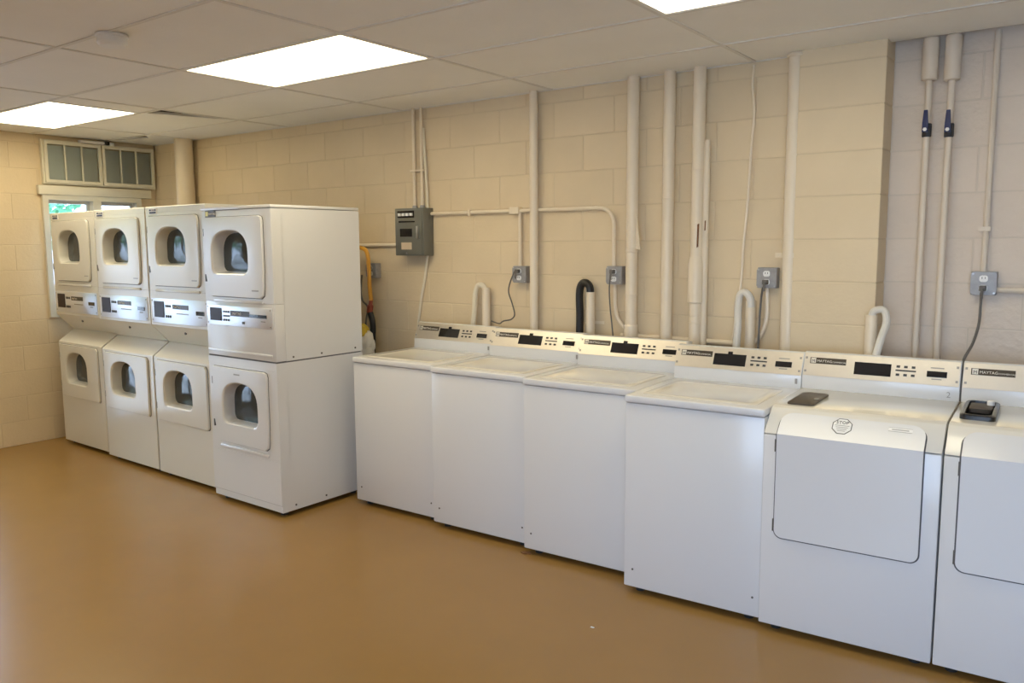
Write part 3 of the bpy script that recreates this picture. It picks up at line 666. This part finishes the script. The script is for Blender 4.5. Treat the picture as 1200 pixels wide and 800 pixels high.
wire('wall_cable', 'beige cable hanging beside the breaker box down behind the first washer', [(496, 150), (498, 185), (501, 235, -.02), (502, 285, -.02), (498, 325), (493, 355), (489, 392)], -.012, .009, 'hose_cream', 'cable')
P0 = px(750, 394, 1, -.02); tag(obj('floor_pipe', tube(bmesh.new(), [(px(728, 391, 1, -.02).x, -.02, P0.z), (px(860, 401, 1, -.02).x, -.02, P0.z)], .014, 10), 'pipe_paint'), 'thin horizontal painted pipe low behind the washer consoles', 'pipe')
wire('flexible_conduit', 'painted conduit curving from the second outlet down to the wrapped pipe', [(721, 330), (721, 358), (725, 375), (738, 388), (748, 391)], -.02, .0115, 'pipe_paint', 'conduit')
wire('flexible_conduit', 'painted conduit curving below the outlet left of the strapped pipe', [(899, 335), (899, 365), (896, 382), (889, 396), (880, 404)], -.02, .0115, 'pipe_paint', 'conduit')
# breaker box
y = -.10; A = px(462.5, 244.5, 1, y); B = px(497, 299.5, 1, y)
t = thing('breaker_box', 'grey metal breaker box with a row of white switches', 'breaker box', (A.x, 0, B.z)); w, h = B.x-A.x, A.z-B.z
obj('box', bx(0, w, y, -.001, 0, h, bev=.004), 'panel_grey', t); obj('cover', bx(.012, w-.012, y-.006, y+.001, .012, h-.012, bev=.002), 'panel_grey', t)
bp = obj('breaker_strip', bx(.12*w, .70*w, y-.009, y-.004, .80*h, .945*h), 'black', t)
for i in range(4): obj('switch', bx((.17+.135*i)*w, (.26+.135*i)*w, y-.018, y-.008, .835*h, .895*h), 'white_plastic', bp)
obj('data_plate', bx(.16*w, .72*w, y-.008, y-.004, .70*h, .73*h), 'black', t); obj('window', bx(.20*w, .62*w, y-.0085, y-.004, .40*h, .57*h), 'screen', t)
obj('label_plate', bx(.24*w, .60*w, y-.0075, y-.004, .13*h, .28*h), 'paper', t); obj('latch', bx(.80*w, .86*w, y-.02, y-.004, .36*h, .62*h, bev=.003), 'steel', t)
obj('screw', cyl_y(bmesh.new(), .42*w, y-.009, y-.004, .05*h, .006), 'steel', t)
for du in (.42*w, .66*w): obj('conduit_hub', lathe(bmesh.new(), [(.018, h-.002), (.018, h+.012), (.014, h+.02)], 12), 'galv', t, loc=(px(485 if du < .5*w else 494, 180, 1, -.02).x-A.x, -.02, 0))
# outlet boxes with plugs
def outlet(u, v, ywall, label, plug):           # plug: 'top' or 'bottom'
    y = ywall-.05; P = px(u, v, 1, y); t = thing('outlet_box', label, 'outlet', (P.x, ywall, P.z), 0, 'surface mounted outlets')
    obj('box', bx(-.05, .05, -.048, -.001, -.052, .052, bev=.004), 'galv', t)
    c = .051; oc = [(-c+.012, -c), (c-.012, -c), (c, -c+.012), (c, c-.012), (c-.012, c), (-c+.012, c), (-c, c-.012), (-c, -c+.012)]
    pl = obj('cover_plate', prism(bmesh.new(), oc, 1, -.053, -.047), 'galv', t)
    for s in (-1, 1):
        zc = .021*s
        rc = obj('receptacle', prism(bmesh.new(), rrect(-.017, .017, zc-.0145, zc+.0145, .011), 1, -.056, -.052), 'white_plastic', pl)
        if (s > 0) != (plug == 'top'):
            for q in (-.006, .006): obj('slot', bx(q-.0013, q+.0013, -.0568, -.0555, zc-.001, zc+.008), 'ink', rc)
    for q in (-.042, .042): obj('screw', cyl_y(bmesh.new(), q, -.055, -.052, .042*(1 if q < 0 else -1), .004), 'steel', t)
    zc = .021 if plug == 'top' else -.021; b = bmesh.new(); box(b, -.013, .013, -.085, -.055, zc-.012, zc+.012, bev=.004); tube(b, [(0, -.083, zc), (0, -.09, zc-.02), (0, -.088, zc-.045)], .006, 8); pg = obj('plug', b, 'cord_grey', t)
    return P
outlet(608.5, 321.5, 0, 'grey outlet box with plugged cord, left of the first painted pipe', 'top')
outlet(719.5, 322.5, 0, 'grey outlet box below the bent conduit, beside the torn-wrap pipe', 'top')
outlet(898.5, 325.5, 0, 'grey outlet box left of the strapped pipe', 'bottom')
outlet(1152.5, 332, RY, 'grey outlet box at the far right with a dark cord hanging from it', 'bottom')
outlet(435, 317, 0, 'grey outlet box beside the orange gas hose', 'top')
wire('power_cord', 'thin brown cord sagging from the first outlet to the washer console', [(603, 318, -.085), (598, 330), (596, 342), (600, 355), (603, 368), (599, 374), (590, 376), (585, 379), (576, 376)], -.05, .0042, 'cord_grey', 'cord', 'power cords')
wire('power_cord', 'thin brown cord hanging straight from the outlet below the bent conduit', [(715, 323, -.085), (714, 340), (715, 360), (717, 380), (719, 400)], -.06, .004, 'cord_grey', 'cord', 'power cords')
wire('power_cord', 'grey cord hanging from the outlet left of the strapped pipe', [(894, 337, -.088), (892, 350), (890, 375), (889, 395), (888, 415)], -.07, .0055, 'cord_grey', 'cord', 'power cords')
wire('power_cord', 'dark cord falling from the far right outlet into the gap between front loaders', [(1150, 343, RY-.09), (1149, 360, RY-.08), (1147, 380, -.04), (1140, 402, -.10), (1130, 420, -.19), (1128, 432, -.225), (1127, 450, -.275), (1124.5, 470, -.30)], -.05, .006, 'cord_grey', 'cord', 'power cords')
# drain standpipes and hoses
def stand(u, v, lab, r=.026, y=-.046, strap=None):
    P = px(u, v, 1, y); t = thing('drain_standpipe', lab, 'pipe', (P.x, y, 0), 0, 'drain standpipes')
    b = bmesh.new(); tube(b, [(0, 0, 0), (0, 0, P.z)], r, 18, cap=False); tube(b, [(0, 0, P.z), (0, 0, P.z-.3)], r-.004, 18)
    add(b, [(r*math.cos(k*math.pi/9), r*math.sin(k*math.pi/9), P.z) for k in range(18)]+[((r-.004)*math.cos(k*math.pi/9), (r-.004)*math.sin(k*math.pi/9), P.z) for k in range(18)], [(k, (k+1) % 18, 18+(k+1) % 18, 18+k) for k in range(18)])
    obj('pipe', b, 'pipe_paint', t)
    if strap: z = zat(u, strap, y); b = bmesh.new(); lathe(b, [(r, z-.008), (r+.003, z-.008), (r+.003, z+.008), (r, z+.008)], 18); box(b, 0, .07, r+.013, r+.018, z-.008, z+.008); obj('pipe_strap', b, 'pipe_paint', t)
    return P
stand(569.5, 337, 'short painted drain standpipe behind the first washer')
stand(692, 342, 'short painted drain standpipe that takes the black hose', strap=378)
stand(880, 351.5, 'short painted drain standpipe right of the scraped pipe')
stand(1021.5, 369, 'short painted drain standpipe at the pilaster corner', y=-.15)
wire('drain_hose', 'cream drain hose hooked into the standpipe behind the first washer', [(553, 392), (556, 365), (557, 345), (560, 335), (565, 334), (569, 340), (570, 352)], -.046, .0175, 'hose_cream', 'hose', 'drain hoses')
wire('drain_hose', 'black drain hose hooked into its standpipe', [(679, 400), (679.5, 370), (679, 345), (681, 334), (686, 331), (691, 336), (692, 348)], -.046, .0225, 'hose_black', 'hose', 'drain hoses')
wire('drain_hose', 'pale drain hose looped into the standpipe right of the scraped pipe', [(862, 415, -.12), (864.5, 385, -.09), (865, 360), (867, 346), (873, 342.5), (879, 349), (880, 360)], -.06, .019, 'hose_grey', 'hose', 'drain hoses')
wire('drain_hose', 'pale drain hose leaning into the standpipe at the pilaster corner', [(1026, 418, -.22), (1033, 395, -.19), (1039, 378, -.16), (1037, 365), (1030, 362.5), (1023, 366), (1022, 376)], -.15, .0165, 'hose_grey', 'hose', 'drain hoses')
# gas hose, lint brush and bag in the gap beside the dryers
wire('gas_hose', 'orange gas hose bending down behind the nearest stacked dryers', [(412, 290), (424, 290.5), (430, 296), (432, 312), (433, 335), (435, 352)], -.14, .015, 'orange_hose', 'hose')
t = thing('gas_shutoff', 'black pipe with red fitting below the orange gas hose', 'pipe', (0, 0, 0))
obj('red_fitting', tube(bmesh.new(), wirepath([(435, 350), (434, 358), (433, 366)], -.14), [.014]*5+[.022]*1+[.022]*5, 10), 'red_fit', t)
obj('black_pipe', tube(bmesh.new(), wirepath([(434, 366), (437, 380), (437, 395), (437, 414)], -.14), .021, 12), 'hose_black', t)
wire('gas_hose', 'thin brown tube looping left of the black gas pipe', [(424, 322), (423, 340), (425, 352), (431, 360), (429, 376), (428, 400)], -.12, .007, 'cord_grey', 'hose')
t = thing('plastic_bag', 'crumpled yellow white and blue plastic bag in the gap beside the dryers', 'bag'); P = px(428, 398, 1, -.22); t.location = (P.x, P.y, 0)
def crumple(name, c, r, m, seed, sq=(1, .8, 1)):
    b = bmesh.new(); bmesh.ops.create_icosphere(b, subdivisions=3, radius=1); rnd = random.Random(seed)
    ph = [(Vector((rnd.uniform(-1, 1), rnd.uniform(-1, 1), rnd.uniform(-1, 1))).normalized()*rnd.uniform(3, 8), rnd.uniform(0, 6)) for _ in range(7)]
    for v in b.verts:
        k = 1+.07*sum(math.sin(v.co.dot(d)+f) for d, f in ph); v.co = Vector((v.co.x*sq[0], v.co.y*sq[1], v.co.z*sq[2]))*k*r+Vector(c)
    return obj(name, b, m, t, 60)
crumple('white_print', (0, 0, P.z-.03), .066, 'white_plastic', 3, (1, .9, 1.3)); crumple('yellow_print', (-.02, -.01, P.z+.05), .05, 'yellow', 5, (1, 1, 1.2)); crumple('blue_print', (-.02, -.045, P.z-.03), .042, 'blue', 8, (1, .6, 1.5))
obj('bag_body', lathe(bmesh.new(), [(.07, 0), (.09, .1), (.085, .5), (.06, P.z-.05)], 14), 'white_plastic', t)
# smoke detector
P = px(131, 40, 2, H); t = thing('smoke_detector', 'round white smoke detector on the ceiling', 'smoke detector', (P.x, P.y, H-.004))
obj('base', lathe(bmesh.new(), [(.066, 0), (.066, -.010), (.062, -.012)], 32), 'white_plastic', t); obj('cover', lathe(bmesh.new(), [(.060, -.011), (.062, -.034), (.052, -.048), (.02, -.050)], 32), 'white_plastic', t)
# opener bar under the ceiling over the louvres
t = thing('louvre_opener', 'small white opener bar above the louvre sashes', 'window hardware', (XF+.05, tm, TZ1-.01))
obj('bar', bx(-.012, .025, -.19, .02, .006, .026, bev=.003), 'white_plastic', t); obj('clip', bx(-.014, .03, .022, .06, .004, .030, bev=.003), 'black', t); obj('end_cap', bx(-.012, .03, .062, .10, -.004, .026, bev=.003), 'white_plastic', t)
# debris at the foot of the third washer
P = px(617, 648, 2, 0); tag(obj('debris', prism(bmesh.new(), [(P.x-.03, P.y-.01), (P.x-.005, P.y-.022), (P.x+.03, P.y-.004), (P.x+.015, P.y+.02), (P.x-.012, P.y+.012)], 2, 0, .006), 'rust'), 'rusty brown crumb on the floor at a washer foot', 'debris')
P = px(694, 735, 2, 0); tag(obj('paper_scrap', prism(bmesh.new(), [(P.x-.008, P.y-.003), (P.x+.007, P.y-.004), (P.x+.009, P.y+.004), (P.x-.006, P.y+.005)], 2, 0, .002), 'white_plastic'), 'tiny white scrap on the open brown floor', 'scrap')
# ------------------------------------------------------------------ outdoors
g = struct('ground', bx(-60, XF-.21, -40, 40, -.25, -.15), 'pavement', 'unseen pale paving outside the windows, added to bounce daylight')
struct('paving', bx(-8, 30, -40, YN-.21, -.25, -.15), 'pavement', 'unseen pale paving added behind the camera to bounce daylight')
def tree(P, hgt, rad, lab, seed, m):
    t = thing('tree', lab, 'tree', P, 0, 'trees outside'); rnd = random.Random(seed)
    obj('trunk', tube(bmesh.new(), [(0, 0, 0), (.05, 0, hgt*.5), (0, .05, hgt)], [.14, .11, .05], 10), 'bark', t)
    b = bmesh.new()
    for _ in range(2600):
        d = Vector((rnd.gauss(0, 1), rnd.gauss(0, 1), rnd.gauss(0, 1))).normalized()*rad*rnd.uniform(.5, 1); c = Vector((0, 0, hgt))+Vector((d.x, d.y, d.z*.9))
        a = Vector((rnd.gauss(0, 1), rnd.gauss(0, 1), rnd.gauss(0, 1))).normalized(); e = a.orthogonal().normalized(); s = rnd.uniform(.06, .13)
        add(b, [c-a*s, c+e*s*.5, c+a*s, c-e*s*.5], [(0, 1, 2, 3)])
    o = obj('foliage', b, m, t, 0); o['kind'] = 'stuff'
Q = px(87, 237, 0, -13.5); tree((Q.x, Q.y-1.35, -.15), 2.6, 1.3, 'leafy green tree seen through the left window pane', 2, 'leaf_blue')
tree((-13, -5.5, -.15), 3.0, 1.6, 'leafy green tree outside the entrance door', 3, 'leaf'); tree((-15, -9.5, -.15), 3.2, 1.8, 'leafy green tree left of the entrance door', 4, 'leaf')
Q = px(135, 237, 0, -24); t = thing('house', 'pale house seen through the right window pane', 'house', (Q.x, Q.y, -.15))
obj('wall', bx(-4, 0, -1.0, .9, 0, 4.5), 'siding', t); obj('side_wall', bx(-4, .15, .9, 5, 0, 3.6), 'siding_tan', t); obj('roof', prism(bmesh.new(), [(-1.3, 4.5), (5.3, 4.5), (2, 6.2)], 0, -4.3, .4), 'roof', t)
for (a, z) in ((-.55, 1.2), (-.55, 2.9)): wn = obj('house_window', bx(-.02, .04, a, a+.7, z, z+1.0), 'white_plastic', t); obj('house_pane', bx(.03, .05, a+.08, a+.62, z+.08, z+.92), 'screen', wn)
